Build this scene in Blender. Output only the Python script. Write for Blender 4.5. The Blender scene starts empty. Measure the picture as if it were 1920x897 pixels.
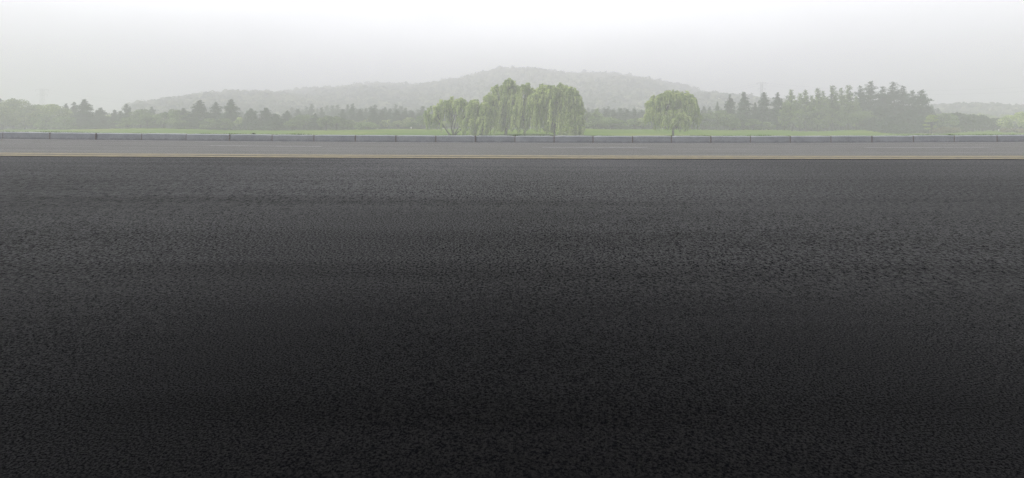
import bpy, math, random
import numpy as np
from mathutils import Vector

sc = bpy.context.scene
COL = sc.collection
RNG = np.random.default_rng(7)
H, F, HOR, CX = 0.45, 1000.0, 245.0, 960.0     # eye height, focal length in photo pixels, horizon row, centre column

# ------------------------------------------------------------------ helpers
def tag(o, label=None, cat=None, group=None, kind=None):
    if label: o['label'] = label
    if cat: o['category'] = cat
    if group: o['group'] = group
    if kind: o['kind'] = kind
    return o

def empty(name, loc=(0, 0, 0), rz=0.0):
    o = bpy.data.objects.new(name, None)
    COL.objects.link(o)
    o.location = loc
    o.rotation_euler = (0, 0, rz)
    o.empty_display_size = 0.5
    return o

def link(name, me, mat=None, parent=None):
    o = bpy.data.objects.new(name, me)
    COL.objects.link(o)
    if mat: me.materials.append(mat)
    if parent: o.parent = parent
    return o

def mesh_np(name, V, Q, tint=None, smooth=False):
    """V (n,3), Q (m,k) faces of one size, tint (n,) float per vertex."""
    V = np.asarray(V, np.float32); Q = np.asarray(Q, np.int32)
    me = bpy.data.meshes.new(name)
    me.vertices.add(len(V)); me.vertices.foreach_set('co', V.ravel())
    k = Q.shape[1]
    me.loops.add(Q.size); me.loops.foreach_set('vertex_index', Q.ravel())
    me.polygons.add(len(Q))
    me.polygons.foreach_set('loop_start', np.arange(0, Q.size, k, dtype=np.int32))
    me.polygons.foreach_set('loop_total', np.full(len(Q), k, np.int32))
    if smooth: me.polygons.foreach_set('use_smooth', np.ones(len(Q), bool))
    me.update(calc_edges=True)
    if tint is not None:
        a = me.attributes.new('tint', 'FLOAT', 'POINT')
        a.data.foreach_set('value', np.asarray(tint, np.float32))
    me.validate()
    return me

class Tubes:
    """tapered tubes collected into one mesh"""
    def __init__(s): s.V, s.Q, s.n = [], [], 0
    def add(s, pts, radii, k=6):
        pts = np.asarray(pts, float); m = len(pts)
        t = np.gradient(pts, axis=0); t /= np.linalg.norm(t, axis=1)[:, None] + 1e-9
        ref = np.where(np.abs(t[:, 2:3]) < 0.9, np.array([[0, 0, 1.0]]), np.array([[1.0, 0, 0]]))
        a = np.cross(t, ref); a /= np.linalg.norm(a, axis=1)[:, None]
        b = np.cross(t, a)
        th = np.arange(k) * 2 * math.pi / k
        R = np.asarray(radii, float)[:, None, None]
        ring = pts[:, None, :] + R * (np.cos(th)[None, :, None] * a[:, None, :] + np.sin(th)[None, :, None] * b[:, None, :])
        s.V.append(ring.reshape(-1, 3))
        i = np.arange(m - 1)[:, None] * k; j = np.arange(k)[None, :]; j2 = (j + 1) % k
        q = np.stack([i + j, i + j2, i + k + j2, i + k + j], -1).reshape(-1, 4) + s.n
        s.Q.append(q); s.n += m * k
        return s
    def mesh(s, name): return mesh_np(name, np.vstack(s.V), np.vstack(s.Q), smooth=True)

def rot_rand(n, rng, flat=0.0):
    """random leaf frames; flat -> 1 lies level"""
    d = rng.normal(size=(n, 3)); d[:, 2] *= (1 - flat)
    d /= np.linalg.norm(d, axis=1)[:, None] + 1e-9
    nrm = rng.normal(size=(n, 3)) * (1 - 0.85 * flat); nrm[:, 2] += 2.2 * flat
    v = np.cross(nrm, d); v /= np.linalg.norm(v, axis=1)[:, None] + 1e-9
    return d, v

def cards(C, U, V, tint):
    n = len(C)
    P = np.stack([C - U, C - V + U * .12, C + U, C + V + U * .12], 1).reshape(-1, 3)
    Q = np.arange(n * 4).reshape(n, 4)
    return P, Q, np.repeat(tint, 4)

class Leaves:
    def __init__(s): s.P, s.T, s.n = [], [], 0
    def add(s, C, U, V, tint):
        P, _, T = cards(np.asarray(C), U, V, tint); s.P.append(P); s.T.append(T)
    def rand(s, C, size, tint, rng, flat=0.0, asp=.55):
        n = len(C); d, v = rot_rand(n, rng, flat)
        sz = size * rng.uniform(.6, 1.3, n)[:, None]
        s.add(C, d * sz, v * sz * asp, tint)
    def mesh(s, name):
        P = np.vstack(s.P); return mesh_np(name, P, np.arange(len(P)).reshape(-1, 4), np.concatenate(s.T))

# ------------------------------------------------------------------ materials
def mat(name):
    m = bpy.data.materials.new(name); m.use_nodes = True
    nt = m.node_tree; nt.nodes.clear()
    out = nt.nodes.new('ShaderNodeOutputMaterial')
    return m, nt, out

def N(nt, typ, **kw):
    n = nt.nodes.new(typ)
    for k, v in kw.items():
        if k.startswith('i_'):
            key = k[2:]
            n.inputs[int(key) if key.isdigit() else key.replace('_', ' ')].default_value = v
        else: setattr(n, k, v)
    return n

def ramp(nt, stops, interp='LINEAR'):
    r = nt.nodes.new('ShaderNodeValToRGB'); r.color_ramp.interpolation = interp
    e = r.color_ramp.elements
    while len(e) < len(stops): e.new(0.5)
    for el, (p, c) in zip(e, stops):
        el.position = p
        el.color = (c, c, c, 1) if isinstance(c, (int, float)) else (*c, 1)
    return r

def leaf_mat(name, dark, light, trans=0.35):
    m, nt, out = mat(name)
    at = N(nt, 'ShaderNodeAttribute', attribute_name='tint')
    oi = N(nt, 'ShaderNodeObjectInfo')
    r = ramp(nt, [(0, dark), (1, light)])
    nt.links.new(at.outputs['Fac'], r.inputs[0])
    hs = N(nt, 'ShaderNodeHueSaturation')
    mr = N(nt, 'ShaderNodeMapRange', i_3=.82, i_4=1.18)
    nt.links.new(oi.outputs['Random'], mr.inputs[0]); nt.links.new(mr.outputs[0], hs.inputs['Value'])
    nt.links.new(r.outputs[0], hs.inputs['Color'])
    d = N(nt, 'ShaderNodeBsdfDiffuse'); t = N(nt, 'ShaderNodeBsdfTranslucent'); mx = N(nt, 'ShaderNodeMixShader', i_0=trans)
    nt.links.new(hs.outputs[0], d.inputs[0]); nt.links.new(hs.outputs[0], t.inputs[0])
    nt.links.new(d.outputs[0], mx.inputs[1]); nt.links.new(t.outputs[0], mx.inputs[2])
    nt.links.new(mx.outputs[0], out.inputs[0])
    return m

M = {}
M['camphor'] = leaf_mat('camphor_leaves', (.09, .15, .04), (.40, .46, .16), .4)
M['cedar'] = leaf_mat('cedar_needles', (.022, .045, .03), (.13, .19, .12), .15)
M['redwood'] = leaf_mat('redwood_needles', (.06, .10, .035), (.32, .42, .14), .4)
M['spread'] = leaf_mat('broad_leaves', (.06, .11, .04), (.30, .39, .16), .4)
M['willow'] = leaf_mat('willow_leaves', (.21, .30, .09), (.62, .69, .29), .45)
M['slim'] = leaf_mat('slim_conifer_needles', (.025, .05, .032), (.09, .14, .08), .15)
M['lime'] = leaf_mat('sapling_leaves', (.2, .28, .05), (.42, .50, .10), .5)
M['bush'] = leaf_mat('bush_leaves', (.03, .055, .022), (.075, .11, .045), .25)
M['drygrass'] = leaf_mat('dry_grass_blades', (.14, .13, .05), (.25, .22, .10), .3)
M['hillforest'] = leaf_mat('hill_canopy', (.02, .045, .027), (.31, .32, .21), .2)
M['grass'] = leaf_mat('grass_blades', (.05, .095, .018), (.12, .19, .04), .35)

def plain(name, col, rough=.8, var=.25, scale=6.0, spec=.3):
    m, nt, out = mat(name)
    p = N(nt, 'ShaderNodeBsdfPrincipled', i_Roughness=rough); p.inputs['Specular IOR Level'].default_value = spec
    tc = N(nt, 'ShaderNodeTexCoord'); nz = N(nt, 'ShaderNodeTexNoise', i_Scale=scale, i_Detail=5.0)
    r = ramp(nt, [(.3, tuple(c * (1 - var) for c in col)), (.7, tuple(c * (1 + var) for c in col))])
    nt.links.new(tc.outputs['Object'], nz.inputs['Vector']); nt.links.new(nz.outputs['Fac'], r.inputs[0])
    nt.links.new(r.outputs[0], p.inputs['Base Color']); nt.links.new(p.outputs[0], out.inputs[0])
    return m
M['bark'] = plain('bark', (.035, .028, .022), .9, .4, 3.0)
M['bark_pale'] = plain('pale_bark', (.09, .075, .055), .9, .3, 3.0)
M['steel'] = plain('galvanised_steel', (.22, .22, .24), .6, .1, .5)
M['wire'] = plain('cable_metal', (.10, .10, .11), .6, .1, .5)
M['signwhite'] = plain('white_enamel', (.7, .7, .68), .5, .05, 5)
M['mortar'] = plain('joint_mortar', (.21, .185, .17), .95, .35, 30)

def asphalt(name, base_lo, base_hi, ior, rough, worn_shaded=False):
    m, nt, out = mat(name)
    L = nt.links.new
    tc = N(nt, 'ShaderNodeTexCoord')
    sx = N(nt, 'ShaderNodeSeparateXYZ'); L(tc.outputs['Object'], sx.inputs[0])
    p = N(nt, 'ShaderNodeBsdfPrincipled'); p.inputs['IOR'].default_value = ior; p.inputs['Roughness'].default_value = rough
    def noise(scale, detail, roughness, squeeze=None):
        t = N(nt, 'ShaderNodeTexNoise', i_Scale=scale, i_Detail=detail, i_Roughness=roughness)
        if squeeze:
            q = N(nt, 'ShaderNodeMapping'); q.inputs['Scale'].default_value = squeeze; L(tc.outputs['Object'], q.inputs[0]); L(q.outputs[0], t.inputs['Vector'])
        else: L(tc.outputs['Object'], t.inputs['Vector'])
        return t.outputs['Fac']
    def math_(op, a, b):
        t = N(nt, 'ShaderNodeMath', operation=op)
        for k, x in enumerate((a, b)):
            if isinstance(x, (int, float)): t.inputs[k].default_value = x
            else: L(x, t.inputs[k])
        return t.outputs[0]
    def fade(src, a, b, lo, hi):
        t = N(nt, 'ShaderNodeMapRange', i_1=a, i_2=b, i_3=lo, i_4=hi, interpolation_type='SMOOTHSTEP'); L(src, t.inputs[0]); return t.outputs[0]
    def mixf(f, a, b):
        t = N(nt, 'ShaderNodeMix', data_type='FLOAT'); L(f, t.inputs[0]); L(a, t.inputs[2]); L(b, t.inputs[3]); return t.outputs[0]
    rag = noise(1.2, 6.0, .7, (.22, 1.4, 1))                       # ragged edge of the wear strip and painted shading
    ya = math_('ADD', sx.outputs['Y'], math_('MULTIPLY', math_('SUBTRACT', rag, .5), .9))
    fine = noise(260.0, 3.0, .8)
    mid = noise(84.0, 3.0, .85, (1.6, 1, 1))                          # paver-dragged aggregate, coarser toward the middle of the road
    far = noise(24.0, 4.0, .9, (3.8, 1, 1))
    g = mixf(fade(ya, .9, 2.0, 0, 1), fine, mid) if worn_shaded else mid
    g = mixf(fade(ya, 2.2, 3.8, 0, .9), g, far) if worn_shaded else mixf(fade(ya, 3.4, 5.4, 0, .5), mid, far)
    # colour: pits against stones, each stone its own grey
    r = ramp(nt, [(.41, base_lo), (.59, base_hi)]); L(g, r.inputs[0])
    band = noise(1.6, 5.0, .6, (.10, 1.6, 1))                       # tyre-polished bands along the road
    br = ramp(nt, [(.3, .68), (.7, 1.32)]); L(band, br.inputs[0])
    def tint(col, fac):
        t = N(nt, 'ShaderNodeMix', data_type='RGBA', blend_type='MULTIPLY', i_0=1.0); L(col, t.inputs[6]); L(fac, t.inputs[7]); return t.outputs[2]
    col = tint(r.outputs[0], br.outputs[0])
    sr = ramp(nt, [(.43, .0), (.50, .30), (.58, 1.0)]); L(g, sr.inputs[0])
    sp = math_('MULTIPLY', sr.outputs[0], br.outputs[0])
    if worn_shaded:
        # pale wear strip by the centre line; painted shading darkens near side and flanks
        col = tint(col, math_('MULTIPLY', fade(ya, 3.1, 3.5, 1.0, 2.4), fade(ya, 3.5, 8.4, 1.0, 3.3)))
        sp = math_('MULTIPLY', math_('MULTIPLY', sp, fade(ya, .75, 2.2, .40, .82)), fade(ya, 3.1, 4.4, 1.0, 1.22))  # reflection turned down toward the near edge as a painted darkening
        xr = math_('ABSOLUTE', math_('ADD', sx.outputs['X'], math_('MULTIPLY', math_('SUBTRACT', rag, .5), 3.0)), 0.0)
        side_shade = fade(xr, .5, 4.0, 1.2, .55)
        sp = math_('MULTIPLY', sp, side_shade); col = tint(col, side_shade)  # lighter middle and shaded flanks painted into colour and gloss
    L(col, p.inputs['Base Color']); L(sp, p.inputs['Specular IOR Level'])
    b = N(nt, 'ShaderNodeBump', i_Strength=.12, i_Distance=.002); L(g, b.inputs['Height']); L(b.outputs[0], p.inputs['Normal'])
    L(p.outputs[0], out.inputs[0])
    return m
M['asphalt'] = asphalt('dark_asphalt', (.0012, .0014, .0020), (.0066, .0063, .0061), 1.08, .34, worn_shaded=True)
M['asphalt_old'] = asphalt('old_grey_asphalt', (.074, .073, .066), (.122, .1205, .109), 1.25, .45)

def paint(name, col, worn_col, wear):
    m, nt, out = mat(name); L = nt.links.new
    tc = N(nt, 'ShaderNodeTexCoord')
    p = N(nt, 'ShaderNodeBsdfPrincipled', i_Roughness=.65); p.inputs['Specular IOR Level'].default_value = .3
    n = N(nt, 'ShaderNodeTexNoise', i_Scale=9.0, i_Detail=8.0, i_Roughness=.7); L(tc.outputs['Object'], n.inputs['Vector'])
    r = ramp(nt, [(wear - .1, worn_col), (wear + .1, col)]); L(n.outputs['Fac'], r.inputs[0])
    L(r.outputs[0], p.inputs['Base Color']); L(p.outputs[0], out.inputs[0])
    return m
M['yellow'] = paint('yellow_road_paint', (.28, .24, .14), (.17, .155, .125), .49)
M['white'] = paint('white_road_paint', (.34, .34, .335), (.11, .11, .11), .46)

def concrete():
    m, nt, out = mat('kerb_concrete'); L = nt.links.new
    tc = N(nt, 'ShaderNodeTexCoord'); geo = N(nt, 'ShaderNodeNewGeometry')
    p = N(nt, 'ShaderNodeBsdfPrincipled', i_Roughness=.85); p.inputs['Specular IOR Level'].default_value = .3
    n = N(nt, 'ShaderNodeTexNoise', i_Scale=2.2, i_Detail=7.0, i_Roughness=.65); L(geo.outputs['Position'], n.inputs['Vector'])
    n2 = N(nt, 'ShaderNodeTexNoise', i_Scale=45.0, i_Detail=3.0); L(geo.outputs['Position'], n2.inputs['Vector'])
    r = ramp(nt, [(.3, (.275, .29, .31)), (.7, (.36, .375, .395))]); L(n.outputs['Fac'], r.inputs[0])
    r2 = ramp(nt, [(.35, .85), (.65, 1.12)]); L(n2.outputs['Fac'], r2.inputs[0])
    mx = N(nt, 'ShaderNodeMix', data_type='RGBA', blend_type='MULTIPLY', i_0=1.0); L(r.outputs[0], mx.inputs[6]); L(r2.outputs[0], mx.inputs[7])
    # splashed dirt climbing from the road with a ragged edge
    sx = N(nt, 'ShaderNodeSeparateXYZ'); L(tc.outputs['Object'], sx.inputs[0])
    n3 = N(nt, 'ShaderNodeTexNoise', i_Scale=5.0, i_Detail=6.0, i_Roughness=.7); L(geo.outputs['Position'], n3.inputs['Vector'])
    ma = N(nt, 'ShaderNodeMath', operation='MULTIPLY_ADD', i_1=-.30); L(n3.outputs['Fac'], ma.inputs[0]); L(sx.outputs['Z'], ma.inputs[2])
    mr = N(nt, 'ShaderNodeMapRange', i_1=-.125, i_2=-.085, i_3=.32, i_4=0.0); L(ma.outputs[0], mr.inputs[0])
    m2 = N(nt, 'ShaderNodeMix', data_type='RGBA'); L(mr.outputs[0], m2.inputs[0]); L(mx.outputs[2], m2.inputs[6]); m2.inputs[7].default_value = (.10, .095, .09, 1)
    L(m2.outputs[2], p.inputs['Base Color'])
    b = N(nt, 'ShaderNodeBump', i_Strength=.4, i_Distance=.01); L(n2.outputs['Fac'], b.inputs['Height']); L(b.outputs[0], p.inputs['Normal'])
    L(p.outputs[0], out.inputs[0])
    return m
M['concrete'] = concrete()

def lawn_mat():
    m, nt, out = mat('mown_lawn'); L = nt.links.new
    geo = N(nt, 'ShaderNodeNewGeometry')
    d = N(nt, 'ShaderNodeBsdfDiffuse')
    mp = N(nt, 'ShaderNodeMapping'); mp.inputs['Scale'].default_value = (.35, 1.0, 1); L(geo.outputs['Position'], mp.inputs[0])
    n = N(nt, 'ShaderNodeTexNoise', i_Scale=.09, i_Detail=6.0, i_Roughness=.6); L(mp.outputs[0], n.inputs['Vector'])
    r = ramp(nt, [(.35, (.075, .145, .012)), (.52, (.105, .17, .018)), (.68, (.175, .20, .035))]); L(n.outputs['Fac'], r.inputs[0])
    n2 = N(nt, 'ShaderNodeTexNoise', i_Scale=3.0, i_Detail=4.0); L(geo.outputs['Position'], n2.inputs['Vector'])
    r2 = ramp(nt, [(.3, .75), (.7, 1.25)]); L(n2.outputs['Fac'], r2.inputs[0])
    mx = N(nt, 'ShaderNodeMix', data_type='RGBA', blend_type='MULTIPLY', i_0=1.0); L(r.outputs[0], mx.inputs[6]); L(r2.outputs[0], mx.inputs[7])
    # bare soil and leaf litter under the trees (vertex attribute) broken up by noise
    at = N(nt, 'ShaderNodeAttribute', attribute_name='tint')
    n3 = N(nt, 'ShaderNodeTexNoise', i_Scale=.16, i_Detail=5.0, i_Roughness=.6); L(mp.outputs[0], n3.inputs['Vector'])
    ad = N(nt, 'ShaderNodeMath', operation='ADD'); L(at.outputs['Fac'], ad.inputs[0]); L(n3.outputs['Fac'], ad.inputs[1])
    mr = N(nt, 'ShaderNodeMapRange', i_1=.98, i_2=1.08); L(ad.outputs[0], mr.inputs[0])
    m2 = N(nt, 'ShaderNodeMix', data_type='RGBA'); L(mr.outputs[0], m2.inputs[0]); L(mx.outputs[2], m2.inputs[6]); m2.inputs[7].default_value = (.19, .145, .085, 1)
    L(m2.outputs[2], d.inputs[0]); L(d.outputs[0], out.inputs[0])
    return m
M['lawn'] = lawn_mat()
M['hillsoil'] = plain('hill_undergrowth', (.03, .05, .022), .95, .3, .05)

# ------------------------------------------------------------------ road surface
def zroad(X):
    u = np.clip((np.asarray(X, float) - 6.4) / 24.4, -1.15, 1.15)
    return 0.1415 * u * u

XS = np.concatenate([np.linspace(-260, -36, 12), np.linspace(-34, 40, 75), np.linspace(44, 260, 12)])
def strip(name, y0, y1, dz, m, xs=XS, ny=2, kind='structure'):
    ys = np.linspace(y0, y1, ny)
    Xg, Yg = np.meshgrid(xs, ys)
    V = np.stack([Xg, Yg, zroad(Xg) + dz], -1).reshape(-1, 3)
    nx = len(xs)
    i = np.arange(ny - 1)[:, None] * nx; j = np.arange(nx - 1)[None, :]
    Q = np.stack([i + j, i + j + 1, i + nx + j + 1, i + nx + j], -1).reshape(-1, 4)
    o = link(name, mesh_np(name, V, Q), m); tag(o, kind=kind)
    return o

Y_KERB = 19.6
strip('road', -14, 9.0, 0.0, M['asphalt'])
strip('far_lane', 9.0, Y_KERB + .3, 0.0, M['asphalt_old'])
strip('road_edge', 8.55, 9.02, 0.003, M['asphalt_old'])
ym1 = strip('centre_line', 8.86, 9.33, 0.008, M['yellow'], kind='structure')
ym2 = strip('centre_line', 8.28, 8.70, 0.008, M['yellow'], kind='structure')
strip('edge_line', 18.55, 18.95, 0.006, M['white'])
def dash(px0, px1, d):
    xs = np.linspace((px0 - CX) / F * d, (px1 - CX) / F * d, 6)
    strip('lane_dash', d - .19, d + .19, 0.006, M['white'], xs=xs)
for a, b in ((-840, -615), (-225, -10), (391, 605), (1016, 1213), (1622, 1855), (2240, 2450), (2860, 3070)): dash(a, b, 13.85)

# ------------------------------------------------------------------ kerb blocks
JOINTS = [-420, -333, -248, -165, -82, 4.5, 93, 179, 265, 348.5, 430, 510, 588.5, 666, 742, 817, 891, 965.6, 1039, 1112, 1186, 1259.5, 1333, 1407.5,
          1482, 1558.5, 1635, 1713, 1790.5, 1870, 1951, 2033, 2116, 2200, 2285]
ORD = ['', 'first', 'second', 'third', 'fourth', 'fifth', 'sixth', 'seventh', 'eighth', 'ninth', 'tenth']
KH, KD = 0.25, 0.34
def kerb_mesh(L_):
    prof = [(0, -.10), (0, KH - .035), (.008, KH - .015), (.028, KH - .003), (.05, KH), (KD, KH), (KD, -.10)]
    nx = 9
    xs = np.linspace(0, L_, nx)
    b = .012
    V, Q = [], []
    for ix, x in enumerate(xs):
        for iy, (y, z) in enumerate(prof):
            inset = b if ix in (0, nx - 1) else 0
            jit = RNG.normal(0, .0016) if 0 < iy < 6 else 0
            V.append((x, y + inset * (1 if iy < 3 else 0) + jit, z - inset * (1 if 0 < iy < 6 else 0) + jit))
    k = len(prof)
    for ix in range(nx - 1):
        for iy in range(k - 1):
            Q.append((ix * k + iy, ix * k + iy + 1, (ix + 1) * k + iy + 1, (ix + 1) * k + iy)[::-1])
    me = bpy.data.meshes.new('kerb_block')
    faces = [tuple(q) for q in Q] + [tuple(range(k)), tuple((nx - 1) * k + i for i in range(k))[::-1]]
    me.from_pydata(V, [], faces); me.update()
    return me
def box_mesh(name, x0, x1, y0, y1, z0, z1):
    V = [(x0, y0, z0), (x1, y0, z0), (x1, y1, z0), (x0, y1, z0), (x0, y0, z1), (x1, y0, z1), (x1, y1, z1), (x0, y1, z1)]
    me = bpy.data.meshes.new(name)
    me.from_pydata(V, [], [(0, 3, 2, 1), (4, 5, 6, 7), (0, 1, 5, 4), (1, 2, 6, 5), (2, 3, 7, 6), (3, 0, 4, 7)]); me.update()
    return me
anchors = [(849, 'open multi-stemmed willow'), (1262, 'lone round willow'), (405, 'three-peaked cedar group'), (1745, 'yellow-green sapling')]
def kerb_label(i0, i1):
    mid = (i0 + i1) / 2
    def idx(x): return sum(1 for j in JOINTS if j <= x)
    best = min(anchors, key=lambda a: abs(idx(a[0]) - idx(mid)))
    k = idx(mid) - idx(best[0])
    if k == 0: return 'grey concrete kerb block directly below the ' + best[1]
    return 'grey kerb block, %s to the %s of the one below the %s' % (ORD[min(abs(k), 10)], 'left' if k < 0 else 'right', best[1])
GAP = .03
for a, b in zip(JOINTS[:-1], JOINTS[1:]):
    x0, x1 = (a - CX) / F * Y_KERB, (b - CX) / F * Y_KERB
    L_ = x1 - x0 - GAP
    xm = (x0 + x1) / 2
    z = float(zroad(xm)); slope = float(zroad(x1) - zroad(x0)) / (x1 - x0)
    r = empty('kerb_block', (x0 + GAP / 2, Y_KERB + RNG.normal(0, .006), float(zroad(x0)) + RNG.normal(0, .003)))
    r.rotation_euler = (0, -math.atan(slope), RNG.normal(0, .0015))
    tag(r, kerb_label(a, b), 'kerb', 'concrete kerb blocks along the far road edge')
    link('stone', kerb_mesh(L_), M['concrete'], r)
    link('mortar_joint', box_mesh('mortar_joint', L_ - .004, L_ + GAP + .004, .009, KD - .01, -.08, KH - .010), M['mortar'], r)

# ------------------------------------------------------------------ lawn and ground
BX = [-900, -300, 0, 60, 100, 200, 250, 300, 400, 470, 640, 720, 900, 1100, 1150, 1350, 1420, 1470, 1500, 1545, 1590, 1620, 1690, 1745, 1800, 1860, 1920, 2200, 2800]
BR = [243, 243, 243, 242.6, 242, 242, 241, 241, 243.3, 244, 244, 243, 243, 241.5, 243, 244, 243.4, 244, 246.6, 246.6, 244.6, 244, 248.5, 249, 247, 245, 246, 245, 245]
D_FAR = 158.0
def zlawn(X, Y):
    X = np.asarray(X, float); Y = np.asarray(Y, float)
    px = CX + X / np.maximum(Y, 5) * F
    zf = H - (np.interp(px, BX, BR) - HOR) / F * D_FAR
    lowz = -.95
    def ss(t): t = np.clip(t, 0, 1); return t * t * (3 - 2 * t)
    z = lowz + (zf - lowz) * ss((Y - 114) / (D_FAR - 114))
    verge = zroad(X) + KH - .06
    z = verge + (z - verge) * ss((Y - 21.2) / 16)
    z = z + np.clip(Y - D_FAR, 0, 400) * .006
    z = z + .10 * np.sin(X * .09 + 1.3) * np.sin(Y * .07) * ss((Y - 60) / 40)
    return z
ug = np.linspace(-1.9, 1.9, 381)
dg = np.concatenate([[Y_KERB + KD - .012], np.linspace(20.2, 40, 18), np.linspace(42, 240, 100), np.linspace(250, 800, 34)])
Ug, Dg = np.meshgrid(ug, dg)
Xg = Ug * Dg
Zg = zlawn(Xg, Dg)
pxg = CX + Ug * F
soil = np.clip((Dg - 150) / 8, 0, 1) * .43 * np.clip(1 - np.abs(pxg - 1560) / 170, .35, 1) * 1.25
soil = np.where(Dg > 150, np.maximum(soil, .30), 0) * np.clip((Dg - 148) / 6, 0, 1)
nx, ny = len(ug), len(dg)
i = np.arange(ny - 1)[:, None] * nx; j = np.arange(nx - 1)[None, :]
Q = np.stack([i + j, i + j + 1, i + nx + j + 1, i + nx + j], -1).reshape(-1, 4)
tag(link('lawn', mesh_np('lawn', np.stack([Xg, Dg, Zg], -1).reshape(-1, 3), Q, soil.ravel(), smooth=True), M['lawn']), kind='structure')
gm = bpy.data.meshes.new('ground')
gm.from_pydata([(-1250, -280, -1.8), (1250, -280, -1.8), (1250, 960, -1.8), (-1250, 960, -1.8)], [], [(0, 1, 2, 3)])
tag(link('ground', gm, M['lawn']), kind='structure')

# grass blades on the verge right behind the kerb and scattered over the near lawn (uncountable)
def grass():
    n = 26000
    x = RNG.uniform(-26, 26, n); y = Y_KERB + KD + .01 + RNG.gamma(1.2, .45, n)
    tuft = np.sin(x * 2.1) + np.sin(x * 5.3 + 1) + np.sin(x * .7 + 2) + RNG.normal(0, .6, n)
    h = .045 + .018 * np.clip(tuft, -1, 3) + RNG.uniform(0, .03, n)
    z = zlawn(x, y)
    C = np.stack([x, y, z - .005], 1)
    lean = RNG.normal(0, .35, (n, 2)) * h[:, None]
    up = np.stack([lean[:, 0], lean[:, 1], h], 1)
    ang = RNG.uniform(0, math.pi, n); w = .006
    s = np.stack([np.cos(ang) * w, np.sin(ang) * w, np.zeros(n)], 1)
    P = np.stack([C - s, C + s, C + up], 1).reshape(-1, 3)
    me = mesh_np('grass', P, np.arange(n * 3).reshape(-1, 3), np.repeat(RNG.uniform(0, 1, n), 3))
    tag(link('grass', me, M['grass']), kind='stuff')
grass()
def weed(px, label, h, w, m='grass'):
    x = (px - CX) / F * 20.2; y = 20.12
    r = empty('weed_tuft', (x, y, float(zlawn(x, y)) - .01))
    tag(r, label, 'weeds', 'weed tufts growing behind the kerb')
    n = 160
    a = RNG.uniform(0, 2 * math.pi, n); rr = RNG.uniform(0, w, n) ** 1
    C = np.stack([rr * np.cos(a) * .5, rr * np.sin(a) * .3, np.zeros(n)], 1)
    hh = h * RNG.uniform(.5, 1.1, n)
    up = np.stack([np.cos(a) * rr * .8, np.sin(a) * rr * .5, hh], 1)
    s = np.stack([-np.sin(a) * .007, np.cos(a) * .007, np.zeros(n)], 1)
    P = np.stack([C - s, C - s * .8 + up * .5, C + up, C + s * .8 + up * .5], 1).reshape(-1, 3)
    link('blades', mesh_np('blades', P, np.arange(n * 4).reshape(-1, 4), np.repeat(RNG.uniform(0, .6, n), 4)), M[m], r)
weed(477, 'small dark weed tuft on the kerb top below the cedar clump', .12, .10, 'bush')
weed(562, 'tiny grass tuft behind the kerb, right of the small dark tuft', .09, .09)
weed(970, 'low dark weed tuft at the foot of the willow row', .10, .26, 'bush')
weed(1778, 'pale green grass tuft behind the kerb near the yellow-green sapling', .12, .16)

# ------------------------------------------------------------------ trees
def dome_clump(L, c, r, n, size, rng, base_t, flat=0.0, squash=.75):
    d = rng.normal(size=(n, 3)); d /= np.linalg.norm(d, axis=1)[:, None]
    rad = r * rng.uniform(.55, 1.0, n) ** .5
    P = np.asarray(c) + d * rad[:, None] * np.array([1, 1, squash])
    t = np.clip(base_t + rng.normal(0, .14, n), 0, 1)
    L.rand(P, size, t, rng, flat)

def limb(tb, p0, p1, r0, r1, rng, bend=.12, n=6):
    p0 = np.asarray(p0, float); p1 = np.asarray(p1, float)
    t = np.linspace(0, 1, n)[:, None]
    ln = np.linalg.norm(p1 - p0)
    off = rng.normal(0, bend * ln, 3)
    P = p0 + (p1 - p0) * t + off * (t * (1 - t)) + rng.normal(0, .015 * ln, (n, 3)) * (t > 0) * (t < 1)
    tb.add(P, np.linspace(r0, r1, n))
    return P

def t_round(w, h, rng, trunk=.12, dense=1.0, leaf=.24):
    """dense rounded broadleaf with cauliflower clumps; crown nearly to the ground"""
    L, tb = Leaves(), Tubes()
    limb(tb, (0, 0, -.3), (rng.normal(0, .1), 0, h * .55), .035 * w + .08, .03 * w, rng, .05)
    rx = w / 2; z0 = h * trunk; ch = h - z0
    nc = int(34 * dense)
    for k in range(nc):
        a = rng.uniform(0, 2 * math.pi); v = rng.uniform(-.75, 1) if k > 2 else 1
        s = math.sqrt(max(0, 1 - v * v)); f = rng.uniform(.62, .86)
        wob = 1 + .12 * math.sin(3 * a + k)
        c = (math.cos(a) * s * rx * f * wob, math.sin(a) * s * rx * f * wob, z0 + ch * (.5 + .5 * v * f))
        cr = rng.uniform(.17, .30) * min(w, ch)
        if k % 3 == 0: limb(tb, (0, 0, z0 + ch * .15), c, .05, .015, rng)
        dome_clump(L, c, cr, int(120 * (cr / 1.4) ** 1.4) + 30, leaf, rng, rng.uniform(.15, .85), .25)
    return L, tb

def t_spread(w, h, rng, trunk=.22, tiers=9, leaf=.2):
    """small spreading broadleaf with level layers of foliage and a visible trunk"""
    L, tb = Leaves(), Tubes()
    z0 = h * trunk
    limb(tb, (0, 0, -.3), (rng.normal(0, .15), 0, z0 * 1.1), .05 * h ** .5, .04 * h ** .5, rng, .05)
    for k in range(int(tiers * 2.4)):
        a = rng.uniform(0, 2 * math.pi); t = rng.uniform(0, 1)
        prof = math.sin(math.pi * (.28 + .68 * t)) ** .8
        rr = w / 2 * prof * rng.uniform(.25, .85)
        c = np.array((math.cos(a) * rr, math.sin(a) * rr, z0 + (h - z0) * (.05 + .9 * t)))
        limb(tb, (0, 0, z0 * .9), c, .05, .012, rng)
        dome_clump(L, c, rng.uniform(.15, .26) * w, 130, leaf, rng, rng.uniform(.2, .9), .6, .28)
    return L, tb

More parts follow.
